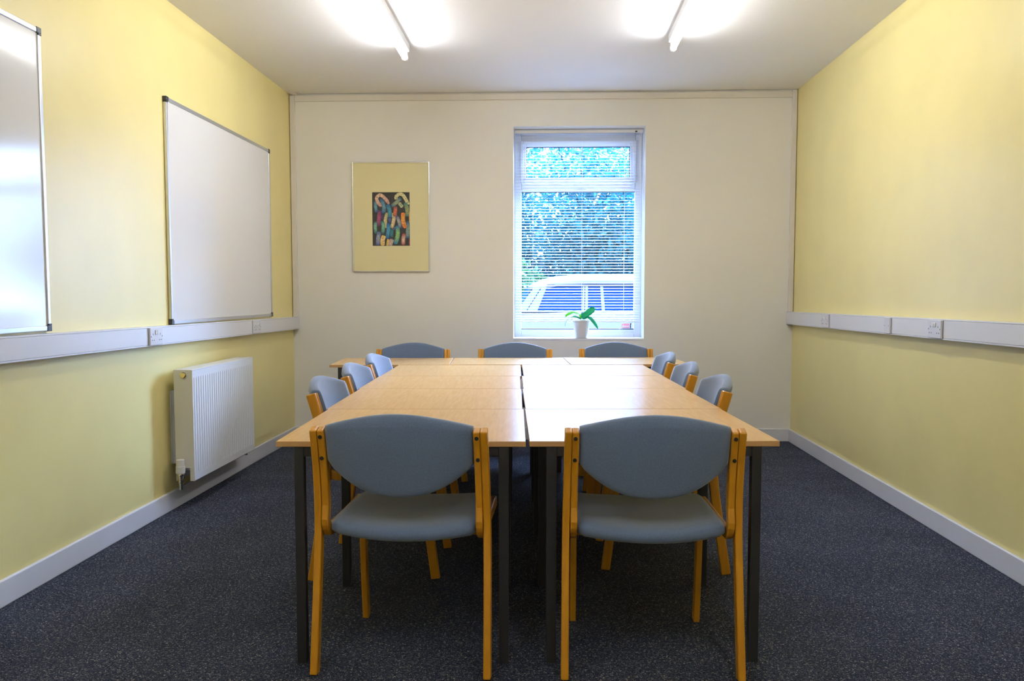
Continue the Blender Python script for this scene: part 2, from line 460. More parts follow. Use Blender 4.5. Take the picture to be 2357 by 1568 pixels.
# ------------------------------------------------------------------ framed picture
PX0, PX1, PZ0, PZ1 = -1.598, -.965, 1.379, 2.266
t = thing('framed_picture', 'silver framed abstract print with wide cream mount on the far wall', 'picture', (PX0, D, PZ0))
pw, ph = PX1-PX0, PZ1-PZ0; f = .011
for a in (0, pw-f): MB().box(a, a+f, -.022, -.002, 0, ph).build('side_moulding', M['silver'], t, bevel=.003)
for a in (0, ph-f*.8): MB().box(f, pw-f, -.022, -.002, a, a+f*.8).build('cross_moulding', M['silver'], t, bevel=.002)
ax0, ax1, az0, az1 = -1.434-PX0, -1.128-PX0, 1.5905-PZ0, 2.0225-PZ0
m = MB(); y0, y1 = -.014, -.006
m.box(f-.002, ax0, y0, y1, f*.6, ph-f*.6); m.box(ax1, pw-f+.002, y0, y1, f*.6, ph-f*.6)
m.box(ax0, ax1, y0, y1, f*.6, az0); m.box(ax0, ax1, y0, y1, az1, ph-f*.6)
m.build('mount', M['mount'], t)
# abstract print: interlinked painted bands on a near-black ground
def s2l(c): return tuple(((v/255)/12.92 if v/255 <= .04045 else ((v/255+.055)/1.055)**2.4) for v in c)
bands = [
 ([(165,340),(160,480),(190,640)],85,(30,70,120),(115,165,168)), ([(310,490),(220,380),(192,275),(280,200),(400,290),(500,430)],85,(190,140,130),(222,192,160)),
 ([(290,290),(350,420),(370,560),(340,660)],95,(20,70,120),(105,155,165)), ([(250,580),(250,700),(235,850),(240,980)],95,(80,50,95),(180,80,120)),
 ([(330,680),(325,830)],60,(60,45,75),(80,60,90)), ([(450,640),(410,780),(400,900),(410,1030)],85,(150,150,100),(215,195,140)),
 ([(460,430),(500,560),(520,680),(510,770)],100,(20,95,140),(80,150,165)), ([(670,320),(680,235),(770,180),(860,225),(950,390),(965,450)],85,(190,185,140),(215,205,150)),
 ([(560,480),(680,390),(790,280)],95,(50,100,130),(160,165,125)), ([(750,400),(830,510)],80,(215,210,140),(120,150,140)),
 ([(600,640),(615,780),(580,950),(550,1030)],90,(150,150,90),(222,195,155)), ([(660,490),(650,620),(640,740)],90,(140,80,85),(215,110,70)),
 ([(490,760),(530,890)],80,(40,50,110),(90,110,155)), ([(680,720),(740,860),(775,1040)],85,(60,70,130),(170,175,165)),
 ([(960,850),(960,1000),(955,1180),(950,1290)],100,(30,80,125),(140,160,140)), ([(890,400),(940,520),(950,640),(945,740)],100,(40,120,110),(160,155,90)),
 ([(850,640),(842,760),(850,880),(900,1030)],105,(210,110,50),(225,165,75)), ([(170,860),(150,980),(165,1170)],85,(20,80,85),(140,190,165)),
 ([(320,840),(350,980),(330,1180)],90,(20,80,85),(130,185,150)), ([(570,1050),(550,1260)],80,(45,95,100),(60,125,130)),
 ([(480,900),(475,1080),(440,1300)],95,(25,80,150),(80,160,190)), ([(690,960),(710,1120),(690,1280),(640,1430)],105,(30,110,150),(150,195,95)),
 ([(600,1010),(640,1060)],70,(70,75,125),(95,100,150)), ([(250,1110),(220,1280),(210,1460)],100,(70,80,140),(160,165,175)),
 ([(370,1210),(330,1320),(330,1465)],110,(218,180,95),(222,195,140)), ([(470,1300),(445,1465)],60,(215,175,70),(220,190,110)),
 ([(570,1300),(530,1400),(520,1465)],105,(175,150,160),(200,175,150)), ([(870,1160),(845,1320),(845,1460)],95,(150,45,50),(215,185,165)),
 ([(1002,620),(1005,900)],30,(205,130,60),(215,150,80)), ([(1003,1280),(1000,1465)],35,(130,50,75),(150,70,90))]
me = bpy.data.meshes.new('print'); V, F, C = [], [], []
def AX(px): return ax0 + (min(max(px, 82), 1008)-80)/930*(ax1-ax0)
def AZ(py): return az1 - (min(max(py, 137), 1468)-135)/1335*(az1-az0)
V += [(ax0,-.009,az0),(ax1,-.009,az0),(ax1,-.009,az1),(ax0,-.009,az1)]; F.append((0,1,2,3)); C += [s2l((48,46,42))]*4
for bi, (pts, wd, ce, cm) in enumerate(bands):
    P = np.array(crom(pts, 10)); n = len(P); base = len(V); yy = -.0093-.0001*bi
    for i in range(n):
        d = P[min(i+1,n-1)]-P[max(i-1,0)]; d = d/np.linalg.norm(d); nn = np.array([-d[1], d[0]])
        u = i/(n-1); e = min(1, math.sqrt(max(0, 1-(2*u-1)**4))*1.0+.25)
        for k, s in enumerate((-1, 0, 1)):
            q = P[i]+nn*s*wd/2*e; V.append((AX(q[0]), yy, AZ(q[1])))
            fm = (math.sin(PI*u)**1.2)*(1. if s == 0 else .45)
            C.append(tuple(np.array(s2l(ce))*(1-fm)+np.array(s2l(cm))*fm))
    for i in range(n-1):
        for k in (0, 1):
            a = base+i*3+k; F.append((a, a+1, a+4, a+3))
me.from_pydata(V, [], F); ca = me.color_attributes.new('Col', 'FLOAT_COLOR', 'POINT')
for i, c in enumerate(C): ca.data[i].color = (*c, 1)
me.materials.append(M['art']); o = bpy.data.objects.new('print', me); COL.objects.link(o); o.parent = t
tag(o, 'abstract print of interlinked coloured bands on black')

# ------------------------------------------------------------------ window
FY = D+.25                                            # front face of the window frame
win = bpy.data.objects.new('window_1', None); COL.objects.link(win); win.location = (0, FY, WZ0)
win['kind'] = 'structure'
def fr(m, x0, x1, z0, z1, w_, y0, y1):
    """rectangular frame, w_ = (left,right,bottom,top) widths, absolute coords -> window local"""
    l, r, b, tt = w_; a = lambda p0, p1, q0, q1: m.box(p0, p1, y0-FY, y1-FY, q0-WZ0, q1-WZ0)
    a(x0, x0+l, z0, z1); a(x1-r, x1, z0, z1); a(x0+l, x1-r, z0, z0+b); a(x0+l, x1-r, z1-tt, z1)
gx0, gx1 = -.2325, .727
m = MB()
fr(m, WX0, WX1, WZ0-.01, WZ1+.006, (.058, .058, .05, .088), FY, FY+.06)
m.box(WX0+.0585, WX1-.0585, 0, .06, 2.060-WZ0, 2.128-WZ0)           # transom
fr(m, WX0+.035, WX1-.035, WZ0+.035, 2.075, (gx0-WX0-.035, WX1-.035-gx1, .8995-WZ0-.035, .024), FY+.006, FY+.05)
m.build('window_frame', M['upvc'], win, bevel=.006, seg=3)
m = MB(); fr(m, -.2363, .7255, 2.120, 2.4685, (.0493, .0530, .0455, .0485), FY-.006, FY+.04)
fr(m, -.2363, .7255, 2.120, 2.4685, (.026, .026, .026, .026), FY-.022, FY+.02)
m.build('opening_sash', M['upvc'], win, bevel=.006, seg=3)
m = MB(); fr(m, -.1875, .673, 2.165, 2.4205, (.006,)*4, FY+.012, FY+.03); fr(m, gx0-.001, gx1+.001, .899, 2.052, (.006, .007, .007, .008), FY+.012, FY+.03)
m.build('gasket', M['gasket'], win)
MB().box(-.185, .671, .02, .026, 2.167-WZ0, 2.418-WZ0).build('pane', M['glass'], win)
MB().box(gx0, gx1, .02, .026, .901-WZ0, 2.050-WZ0).build('pane', M['glass'], win)
m = MB(); m.box(.205, .275, -.026, -.012, 2.121-WZ0, 2.139-WZ0); m.box(.22, .235, -.045, -.02, 2.126-WZ0, 2.136-WZ0); m.box(.215, .30, -.05, -.04, 2.124-WZ0, 2.138-WZ0)
m.build('window_handle', M['upvc'], win, bevel=.003)
MB().box(WX0, WX1, D-FY+.001, 0, -.02, 0.).build('window_sill', M['upvc'], win, bevel=.004)
# glazing sticker, lower right of the big pane
t = thing('window_sticker', 'small red and white sticker in the lower right corner of the window pane', 'sticker', (.662, FY+.0195, .902))
MB().box(-.050, .052, -.0012, 0, .0, .058).build('backing', M['sticker_white'], t)
MB().box(-.044, .020, -.0024, -.0012, .010, .048).build('red_panel', M['sticker'], t)
m = MB(); m.box(-.037, -.025, -.0034, -.0024, .017, .032)
for k, hh in enumerate((.011, .008, .011, .008, .009, .011)): m.box(-.021+k*.0062, -.0165+k*.0062, -.0034, -.0024, .019, .019+hh)
m.build('lettering', M['sticker_white'], t)
m = MB(); m.box(.026, .033, -.0024, -.0012, .008, .050); m.box(.026, .036, -.0024, -.0012, .040, .050); m.build('dark_bar', M['gasket'], t)

# ------------------------------------------------------------------ venetian blind
BY = 7.42; bx0, bx1 = WX0+.012, WX1-.020
t = thing('venetian_blind', 'white venetian blind hanging open in the window recess', 'blind', (0, BY, WZ1))
Z = lambda z: z-WZ1
MB().box(bx0-.004, bx1+.012, -.014, .014, Z(2.512), Z(2.538)).build('headrail', M['upvc'], t, bevel=.002)
m = MB(); m.box(bx1-.052, bx1-.034, -.016, -.0135, Z(2.516), Z(2.526)); m.build('tilt_gear', M['cap'], t)
def slat(m, z, tilt, wd=.025, crown=.0022):
    c, s = math.cos(tilt), math.sin(tilt); up, dn = [], []
    for k in range(5):
        u = (k/4-.5)*wd; h = crown*(1-(2*k/4-1)**2)
        up.append((u*c-h*s, u*s+h*c)); dn.append((u*c-(h-.0004)*s, u*s+(h-.0004)*c))
    ring = up+dn[::-1]
    m.loft([[(x, p[0], Z(z)+p[1]) for p in ring] for x in (bx0, bx1)])
m = MB(); z = 2.497; ns = 0
while z > 1.075: slat(m, z, math.radians(8)); z -= .0232; ns += 1
for zz, ti in ((1.054, 30), (1.031, 36), (1.010, 32), (.990, 34)): slat(m, zz, math.radians(ti))
m.build('slats', M['slat'], t)
MB().box(bx0-.003, bx1+.004, -.013, .013, Z(.962), Z(.976)).build('bottom_rail', M['upvc'], t, bevel=.003)
for x in (-.129, .274, .622):
    m = MB()
    for yy in (-.0135, .0135): m.box(x-.0011, x+.0011, yy-.0008, yy+.0008, Z(.976), Z(2.512))
    m.build('ladder_cord', M['cord'], t)
    MB().lathe([(.0001, 0), (.007, 0), (.008, -.006), (.004, -.012), (.0001, -.012)], (x, 0, Z(.962)), 12).build('cord_button', M['upvc'], t)
m = MB()
m.tube([(x, -.017-.05*q, Z(zz)) for x, q, zz in ((.742, 0, 2.515), (.742, 0, 1.6), (.735, 0, 1.1), (.68, .1, .985), (.60, .3, .95), (.585, .6, .90), (.600, .9, .856))], .0014, 6)
m.tube([(x, -.017-.05*q, Z(zz)) for x, q, zz in ((.748, 0, 2.515), (.748, 0, 1.6), (.741, 0, 1.1), (.69, .1, .985), (.615, .3, .95), (.605, .6, .90), (.630, .9, .850))], .0014, 6)
m.build('pull_cord', M['cord'], t)
MB().tube([(.690, -.020, Z(2.42)), (.690, -.020, Z(2.35))], [.006, .005], 10).build('cord_weight', M['upvc'], t)

# ------------------------------------------------------------------ orchid
OX, OY = .270, 7.318
t = thing('potted_orchid', 'flowerless orchid in a white pot on the windowsill', 'potted plant', (OX, OY, WZ0))
MB().lathe([(.0001, .0), (.050, .0), (.052, .003), (.069, .133), (.0735, .134), (.0735, .146), (.068, .147), (.064, .135), (.060, .120), (.0001, .120)], (0, 0, 0), 40).build('pot', M['pot'], t)
MB().lathe([(.0001, .119), (.0605, .119), (.045, .131), (.0001, .134)], (0, 0, 0), 20).build('compost', M['soil'], t)
KP = .003576
def PP(px, py, dy=0.): return ((px-1065)/15.68*KP, dy, .147+(690-py)/15.68*KP)
def blade(name, pts, width, mat, label=None, up=(0, -.5, 1), fold=.25):
    P = [Vector(p) for p in crom(pts, 6)]; n = len(P); m = MB(); up = Vector(up).normalized(); rings = []
    for i, p in enumerate(P):
        d = (P[min(i+1,n-1)]-P[max(i-1,0)]).normalized(); s = d.cross(up); s.normalize(); nn = s.cross(d)
        u = i/(n-1); w_ = width/2*max(.12, min(1, (u*5)**.6*.75+.25)*math.sqrt(max(0, 1-max(0, (u-.55)/.45)**2.4)))
        th = .0012
        rings.append([p-s*w_+nn*w_*fold, p-s*w_*.5+nn*w_*fold*.35, p, p+s*w_*.5+nn*w_*fold*.35, p+s*w_+nn*w_*fold,
                      p+s*w_*.5+nn*(w_*fold*.35-th), p-nn*th*1.3, p-s*w_*.5+nn*(w_*fold*.35-th)])
    m.loft(rings); o = m.build(name, mat, t, smooth=True)
    if label: tag(o, label)
    return o
blade('leaf', [PP(1060,640), PP(960,500,-.01), PP(790,440,-.02), PP(620,480,-.025), PP(480,570,-.03)], .044, M['leaf_light'], 'bright yellow-green leaf arching left')
blade('leaf', [PP(1095,640), PP(1200,530,-.005), PP(1330,410,-.01), PP(1460,320,-.012), PP(1560,285,-.012)], .052, M['leaf_dark'], 'blue-green leaf rising right', up=(.45, -1, .5))
blade('leaf', [PP(1085,640,.015), PP(1090,540,.02), PP(1100,425,.03)], .026, M['leaf_dark'], up=(0, -1, .2))
blade('leaf', [PP(1050,660), PP(950,610,.0), PP(850,580,.01), PP(720,575,.015)], .030, M['leaf_dark'], up=(0, -.6, 1))
blade('leaf', [PP(1130,645), PP(1230,608,-.02), PP(1350,620,-.04), PP(1500,780,-.05), PP(1650,1000,-.05)], .038, M['leaf_dark'], 'long blue-green leaf drooping right', up=(.5, -.8, .6))
m = MB(); m.tube(crom([PP(900,590,.01), PP(720,585,.0), PP(590,650,-.005), PP(510,760,-.005), PP(478,870,-.005), PP(500,905,-.005)], 5), .0028, 7); m.build('aerial_root', M['root'], t, smooth=True)
m = MB(); m.tube(crom([PP(1060,660), PP(960,610,-.02), PP(905,555,-.03)], 5), .0016, 6); m.build('stem', M['soil'], t, smooth=True)
blade('leaf', [PP(790,650,.03), PP(700,690,.03), PP(680,780,.025), PP(720,920,.02)], .022, M['dry'], 'pale withered leaf behind the pot rim', up=(-1, -.6, .3))

# ------------------------------------------------------------------ tables
TH = .73
def table(name, label, corners, group, insx=(.055, .055), insy=.004):
    """corners: fl, fr, br, bl as (x, y)"""
    C = [np.array(c, float) for c in corners]; c = sum(C)/4
    wv = (C[1]-C[0]+C[2]-C[3])/2; dv = (C[3]-C[0]+C[2]-C[1])/2
    w_, d_ = np.linalg.norm(wv)-.002, np.linalg.norm(dv)-.002; a = math.atan2(wv[1], wv[0])
    t = thing(name, label, 'table', (c[0], c[1], 0), a, group)
    m = MB(); m.box(-w_/2, w_/2, -d_/2, d_/2, TH-.018, TH)
    bm = m.bm; bm.faces.ensure_lookup_table()
    o = m.build('tabletop', [M['table_top'], M['table_edge']], t, bevel=.0012, seg=1)
    for p in o.data.polygons: p.material_index = 0 if abs(p.normal.z) > .5 else 1
    x0, x1 = -w_/2+insx[0], w_/2-insx[1]; y0, y1 = -d_/2+insy, d_/2-insy; s = .032
    m = MB(); zt = TH-.0185; zb = zt-.032
    m.box(x0+s, x1-s, y0+.002, y0+.022, zb, zt); m.box(x0+s, x1-s, y1-.022, y1-.002, zb, zt)
    m.box(x0+.004, x0+.026, y0+s, y1-s, zb, zt); m.box(x1-.026, x1-.004, y0+s, y1-s, zb, zt)
    m.build('apron_frame', M['steel_dark'], t, bevel=.002)
    for lx in (x0, x1-s):
        for ly in (y0, y1-s):
            MB().box(lx, lx+s, ly, ly+s, 0, zt).build('leg', M['steel_dark'], t, bevel=.002)
    return t
G = 'square tables of the long double block'; GB = 'tables across the window end'
def seam_x(y): return -.069 - .036*(y-2.813)
def rect(x_in, y_in, width, depth, ang, left):
    """corner rectangle whose inner front corner (on the seam) is (x_in, y_in)"""
    c, sn = math.cos(ang), math.sin(ang); ux, uy = np.array([c, sn]), np.array([-sn, c]); p = np.array([x_in, y_in])
    return [p-ux*width, p, p+uy*depth, p-ux*width+uy*depth] if left else [p, p+ux*width, p+ux*width+uy*depth, p+uy*depth]
rows_l = [rect(seam_x(y)-.001+o, y, w_, d_, .036, True) for y, d_, w_, o in ((2.813, .800, .800, 0), (3.615, .770, .803, -.005), (4.387, .686, .806, -.009), (5.077, .796, .808, -.002))]
rows_r = [rect(seam_x(y)+.003+o, y, w_, d_, a_, False) for y, d_, w_, o, a_ in ((2.817, .800, .803, .006, .045), (3.622, .772, .806, .001, .044), (4.398, .688, .812, -.001, .042), (5.094, .798, .804, .006, .043))]
nl = ['square beech table behind the left near chair, front left corner of the block', 'square beech table in left column, beside the nearest left side chair',
      'square beech table in left column, beside the middle left side chair', 'square beech table in left column, meeting the cross row at the window end']
nr = ['square beech table behind the right near chair, front right corner of the block', 'square beech table in right column, beside the nearest right side chair',
      'square beech table in right column, beside the middle right side chair', 'square beech table in right column, meeting the cross row at the window end']
for c, n in zip(rows_l, nl): table('square_table', n, c, G)
for c, n in zip(rows_r, nr): table('square_table', n, c, G)
fy = lambda x: 5.910 + .06*(x+.18)
for x0, x1, d_, ins, n in ((-1.452, -.656, .620, (.055, .006), 'beech table at the left end of the cross row below the picture'), (-.654, .148, .635, (.055, .055), 'beech table in the middle of the cross row at the window end'),
                      (.150, .955, .660, (.055, .055), 'beech table at the right end of the cross row at the window end')):
    table('side_table', n, rect(x0, fy(x0), x1-x0, d_, .06, False), GB, ins)

# ------------------------------------------------------------------ chairs
def sgn(v, e): return math.copysign(abs(v)**e, v)
POST = crom([(-.250, 0), (-.216, .22), (-.190, .42), (-.192, .54), (-.212, .66), (-.248, .785)], 6)
def post_y(z): return float(np.interp(z, [p[1] for p in POST], [p[0] for p in POST]))
def make_chair(label, loc, rot, group):
    t = thing('chair', label, 'chair', loc, rot, group)
    for s in (-1, 1):
        def st(x0, x1, path, th, x0b=None, x1b=None):
            m = MB(); f = lambda v: None if v is None else s*v
            m.strip(s*x0, s*x1, path, th, f(x0b), f(x1b)); return m
        st(.262, .286, POST, .040, .254, .276).build('leg', M['beech'], t, bevel=.005, seg=3)
        st(.2155, .2375, crom([(.262, 0), (.235, .22), (.215, .45)], 6), .038).build('leg', M['beech'], t, bevel=.004, seg=3)
        inner = [(.285, .440), (.10, .437), (-.08, .437), (-.145, .440)]
        arc = [(-.145 - .052*math.sin(a), .492 - .052*math.cos(a)) for a in np.linspace(.25, 1.45, 6)]
        up = [(post_y(z)+.002, z) for z in np.linspace(.53, .784, 12)]
        st(.2385, .2605, crom(inner[:-1], 5)+[inner[-1]]+arc+up, .038, .2315, .2535).build('side_rail', M['beech'], t, bevel=.005, seg=3)
        for z in (.758, .688):
            x = s*(.2495 - .0070*(z-.44)/.36); y = post_y(z)
            m = MB(); m.lathe([(.0001, 0), (.0062, 0), (.0062, -.004), (.0001, -.004)], (x, y-.0165, z), 14, 'y'); m.build('bolt', M['bolt'], t)
    # backrest: rounded pad, arched top, belly-shaped bottom, curved in plan
    rings = []; U = 28
    for i in range(U+1):
        u = -1+2*i/U; au = abs(u); x = u*.2300
        top = .796 + .040*(math.cos(PI/2*min(1, au/.97))**1.0 if au < .97 else 0)
        bot = .568 + .100*au**2.35
        if au > .985: top -= .003; bot += .006
        ring = []; K = 20; bul = -.054*(1-au**2.2)
        for k in range(K):
            a = 2*PI*k/K; c, s_ = sgn(math.cos(a), .30), sgn(math.sin(a), .48)
            z = (top+bot)/2 + (top-bot)/2*c
            th = .023 if au < .985 else .020
            ring.append((x, post_y(max(z, .55)) + .015 + bul + th*s_, z))
        rings.append(ring)
    MB().loft(rings).build('backrest', M['fabric'], t, smooth=True)
    rings = []
    for i in range(U+1):
        u = -1+2*i/U; au = abs(u); K = 28; ring = []
        y0, y1 = -.188-.062*(1-au**2), .285+.012*(1-au**2); th = .030 if au < .97 else .020
        for k in range(K):
            a = 2*PI*k/K; c, s_ = sgn(math.cos(a), .30), sgn(math.sin(a), .62)
            y = (y0+y1)/2+(y1-y0)/2*c
            dish = -.010*(1-au**2) - .012*max(0, (y-.16)/.13)**2
            ring.append((u*.2300, y, .458+dish+th*s_))
        rings.append(ring)
    MB().loft(rings).build('seat', M['fabric'], t, smooth=True)
    m = MB(); m.box(-.232, .232, -.10, -.06, .415, .434); m.box(-.232, .232, .17, .21, .405, .424); m.build('cross_rail', M['beech'], t, bevel=.003)
    return t
GC = 'beech framed blue-grey chairs around the tables'
c0 = make_chair('chair in the foreground on the left, seen from behind with pale blue-grey back', (-.455, 2.956, 0), math.radians(-1.5), GC)
dup(c0, (.323, 2.962, 0), math.radians(1.0), 'chair in the foreground on the right, seen from behind with a worn top edge', GC)
for (x, y, r), n in zip(((-.735, 3.90, -90), (-.771, 4.665, -90), (-.798, 5.395, -91)),
        ('nearest chair on the left side of the table block', 'middle chair on the left side of the table block', 'furthest chair on the left side of the table block')):
    dup(c0, (x, y, 0), math.radians(r), n+', facing right', GC)
for (x, y, r), n in zip(((.513, 4.05, 90), (.493, 4.812, 90), (.483, 5.60, 91)),
        ('nearest chair on the right side of the table block', 'middle chair on the right side of the table block', 'furthest chair on the right side of the table block')):
    dup(c0, (x, y, 0), math.radians(r), n+', facing left', GC)
for (x, y, r), n in zip(((-1.004, 6.345, 180), (-.247, 6.395, 180), (.510, 6.460, 181)),
        ('chair facing the camera at the window end, under the framed picture', 'chair facing the camera at the window end, under the left half of the window',
         'chair facing the camera at the window end, right of the window')):
    dup(c0, (x, y, 0), math.radians(r), n, GC)

# ------------------------------------------------------------------ ceiling lights
def light(label, x, y0, y1):
    t = thing('fluorescent_batten_light', label, 'ceiling light', (x, y0, HC), 0, 'fluorescent battens on the ceiling'); L = y1-y0
    MB().box(-.030, .030, .012, L-.012, -.052, 0).build('batten_body', M['batten'], t, bevel=.006, seg=3)
    MB().tube([(0, .03, -.088), (0, L-.03, -.088)], .0165, 20).build('tube', M['tube'], t, smooth=False)
    for a, b in ((.004, .032), (L-.032, L-.004)):
        m = MB(); m.box(-.018, .018, a, b, -.092, -.045); m.lathe([(.0001, a), (.021, a), (.021, b), (.0001, b)], (0, 0, -.088), 20, 'y')
        m.build('lampholder', M['batten'], t, bevel=.002)
    return t
light('bright bare fluorescent tube on white batten, left side of the ceiling', -.932, 4.02, 5.87)
light('bright bare fluorescent tube on white batten, right side of the ceiling', .772, 3.87, 5.72)
ADDED_LIGHTS = True  # extra unseen tubes, added to lift the dark backs of the near chairs
if ADDED_LIGHTS:
    light('added unseen fluorescent batten behind the left one, to brighten the chair backs', -.932, -.2, 1.65)
    light('added unseen fluorescent batten behind the right one, to brighten the chair backs', .772, -.2, 1.65)

# ------------------------------------------------------------------ outside
struct(MB().box(-22, 22, D+RD+.001, 30, -.3, -.12).build('ground', M['asphalt']))
# the rest of the building's outer face: unseen upper storey and neighbouring rooms, raised and kept dark to cut light on the car
m = MB(); m.box(-22, 22, D+.02, D+RD, HC+.15, 9.6); m.box(-22, XL-.2, D+.02, D+RD, -.3, HC+.15); m.box(XR+.2, 22, D+.02, D+RD, -.3, HC+.15); m.box(-22, 22, Y0-.2, D+.02, 9.4, 9.6)
struct(m.build('wall_outside', M['brick']))
# parked car, nose to the left, side on to the window
CX, CY, GZ = 0., 13.82, -.12
car = thing('parked_car', 'pale silver car parked side-on just outside the window', 'car', (CX, CY, GZ))
ZG = .12                                             # local heights are measured from the ground
def body_rings():
    st = [(-1.62, .50, .55), (-1.55, .70, .70), (-1.25, .86, .80), (-.50, 1.02, .83), (.2, 1.05, .84), (1.2, 1.06, .84), (2.2, 1.06, .82), (2.55, 1.00, .76), (2.66, .70, .68)]
    R = []
    for x, zb, hw in st:
        zm = min(.72, zb*.8)
        R.append([(x, -hw*.92, .20), (x, -hw, .38), (x, -hw*1.02, zm), (x, -hw*.985, zb-.05), (x, -hw*.94, zb), (x, 0, zb+.03), (x, hw*.94, zb), (x, hw*.985, zb-.05), (x, hw*1.02, zm), (x, hw, .38), (x, hw*.92, .20)])
    return R
MB().loft(body_rings()).build('body', M['car'], car, bevel=.02)
def gh(z): return .80 - (z-1.05)*.34                 # half width of the cabin at height z
roof = [(-.30, 1.44), (-.12, 1.525), (.12, 1.585), (.6, 1.615), (1.2, 1.61), (1.8, 1.575), (2.3, 1.50)]
rings = []
for x, z in roof:
    h = gh(1.42); zl_ = z-.155 if x > -.2 else z-.06
    rings.append([(x, -h, zl_), (x, -h*.985, zl_+.05), (x, -h*.93, z-.05), (x, -h*.8, z-.018), (x, -h*.5, z), (x, 0, z+.008), (x, h*.5, z), (x, h*.8, z-.018), (x, h*.93, z-.05), (x, h*.985, zl_+.05), (x, h, zl_), (x, h*.85, zl_+.02), (x, 0, z-.05), (x, -h*.85, zl_+.02)])
MB().loft(rings).build('roof', M['car'], car, smooth=True)
def pillar(m, xb0, xb1, xt0, xt1, sgn_, zb=1.06, zt=1.43):
    hb, ht = gh(zb)+.004, gh(zt)+.004
    m.loft([[(xb0, sgn_*hb, zb), (xb1, sgn_*hb, zb), (xb1, sgn_*(hb-.05), zb), (xb0, sgn_*(hb-.05), zb)],
            [(xt0, sgn_*ht, zt), (xt1, sgn_*ht, zt), (xt1, sgn_*(ht-.05), zt), (xt0, sgn_*(ht-.05), zt)]])
for sg in (-1, 1):
    for p in ((-.47, -.33, -.20, -.10), (-.32, -.165, -.085, -.02), (.485, .522, .500, .530), (.530, .575, .540, .580), (.775, .825, .757, .800), (1.72, 1.80, 1.68, 1.75), (2.35, 2.55, 2.05, 2.25)):
        m = MB(); pillar(m, *p, sg); m.build('pillar', M['car'], car, bevel=.006)
    m = MB(); h0, h1 = gh(1.06)-.012, gh(1.43)-.012
    m.loft([[(-.34, sg*h0, 1.05), (2.45, sg*h0, 1.05), (2.45, sg*(h0-.012), 1.05), (-.34, sg*(h0-.012), 1.05)],
            [(-.10, sg*h1, 1.43), (2.15, sg*h1, 1.43), (2.15, sg*(h1-.012), 1.43), (-.10, sg*(h1-.012), 1.43)]])
    m.build('side_window', M['car_glass'], car)
    m = MB(); m.loft([[(-.05, sg*(gh(1.43)+.006), 1.432), (2.15, sg*(gh(1.43)+.006), 1.432), (2.15, sg*(gh(1.43)-.04), 1.432), (-.05, sg*(gh(1.43)-.04), 1.432)],
                      [(-.02, sg*(gh(1.46)+.006), 1.458), (2.10, sg*(gh(1.46)+.006), 1.458), (2.10, sg*(gh(1.46)-.04), 1.458), (-.02, sg*(gh(1.46)-.04), 1.458)]])
    m.build('drip_rail', M['car_trim'], car)
    for x in (-.92, 1.75):
        w_ = MB().lathe([(.0001, -.10), (.27, -.10), (.31, -.07), (.315, .07), (.27, .10), (.0001, .10)], (x, sg*.78, .315), 32, 'y').build('wheel', M['tyre'], car)
        MB().lathe([(.0001, sg*.10), (.20, sg*.10), (.20, sg*.112), (.0001, sg*.112)], (x, sg*.78, .315), 24, 'y').build('hubcap', M['alu'], w_)
    for x in (.36, 1.50):
        m = MB(); m.box(x, x+.15, sg*.862-.012, sg*.862+.012, .90, .93); m.build('door_handle', M['car'], car, bevel=.006)
m = MB(); m.loft([[(-.50, -.76, 1.03), (-.62, 0, 1.03), (-.50, .76, 1.03), (-.485, .76, 1.03), (-.605, 0, 1.03), (-.485, -.76, 1.03)], [(-.22, -.64, 1.42), (-.30, 0, 1.47), (-.22, .64, 1.42), (-.205, .64, 1.42), (-.285, 0, 1.47), (-.205, -.64, 1.42)]]); m.build('windscreen', M['car_glass'], car)
m = MB(); m.loft([[(2.50, -.72, 1.03), (2.50, .72, 1.03), (2.52, .72, 1.03), (2.52, -.72, 1.03)], [(2.25, -.62, 1.46), (2.25, .62, 1.46), (2.27, .62, 1.46), (2.27, -.62, 1.46)]]); m.build('rear_window', M['car_glass'], car)
MB().tube([(0.02, -.45, 1.56), (-.12, -.46, 1.82), (-.24, -.47, 2.05)], [.006, .005, .004], 6).build('aerial', M['car_trim'], car)

def foliage(n, cx, cy, cz, rx, ry, rz, size, fn=None):
    """cloud of small folded leaves"""
    p = rng.uniform(-1, 1, (n*2, 3)); r = np.linalg.norm(p, axis=1); p = p[(r < 1) & (r > .25)][:n]
    if fn is not None: p = p[fn(p)]
    n = len(p); c = p*np.array([rx, ry, rz])+np.array([cx, cy, cz])
    a = rng.normal(size=(n, 3)); a /= np.linalg.norm(a, axis=1)[:, None]
    b = rng.normal(size=(n, 3)); b -= (b*a).sum(1)[:, None]*a; b /= np.linalg.norm(b, axis=1)[:, None]
    s = size*rng.uniform(.6, 1.35, (n, 1)); nn = np.cross(a, b)
    v = np.stack([c-a*s, c+b*s*.45+nn*s*.12, c+a*s, c-b*s*.45+nn*s*.12], 1).reshape(-1, 3)
    f = np.arange(n*4).reshape(n, 4)
    return v, f
def mesh_leaves(name, parts, mat, parent):
    V, F, o_ = [], [], 0
    for v, f in parts: V.append(v); F.append(f+o_); o_ += len(v)
    V, F = np.concatenate(V), np.concatenate(F); me = bpy.data.meshes.new(name)
    me.from_pydata(V.tolist(), [], F.tolist()); me.materials.append(mat)
    o = bpy.data.objects.new(name, me); COL.objects.link(o); o.parent = parent; return o
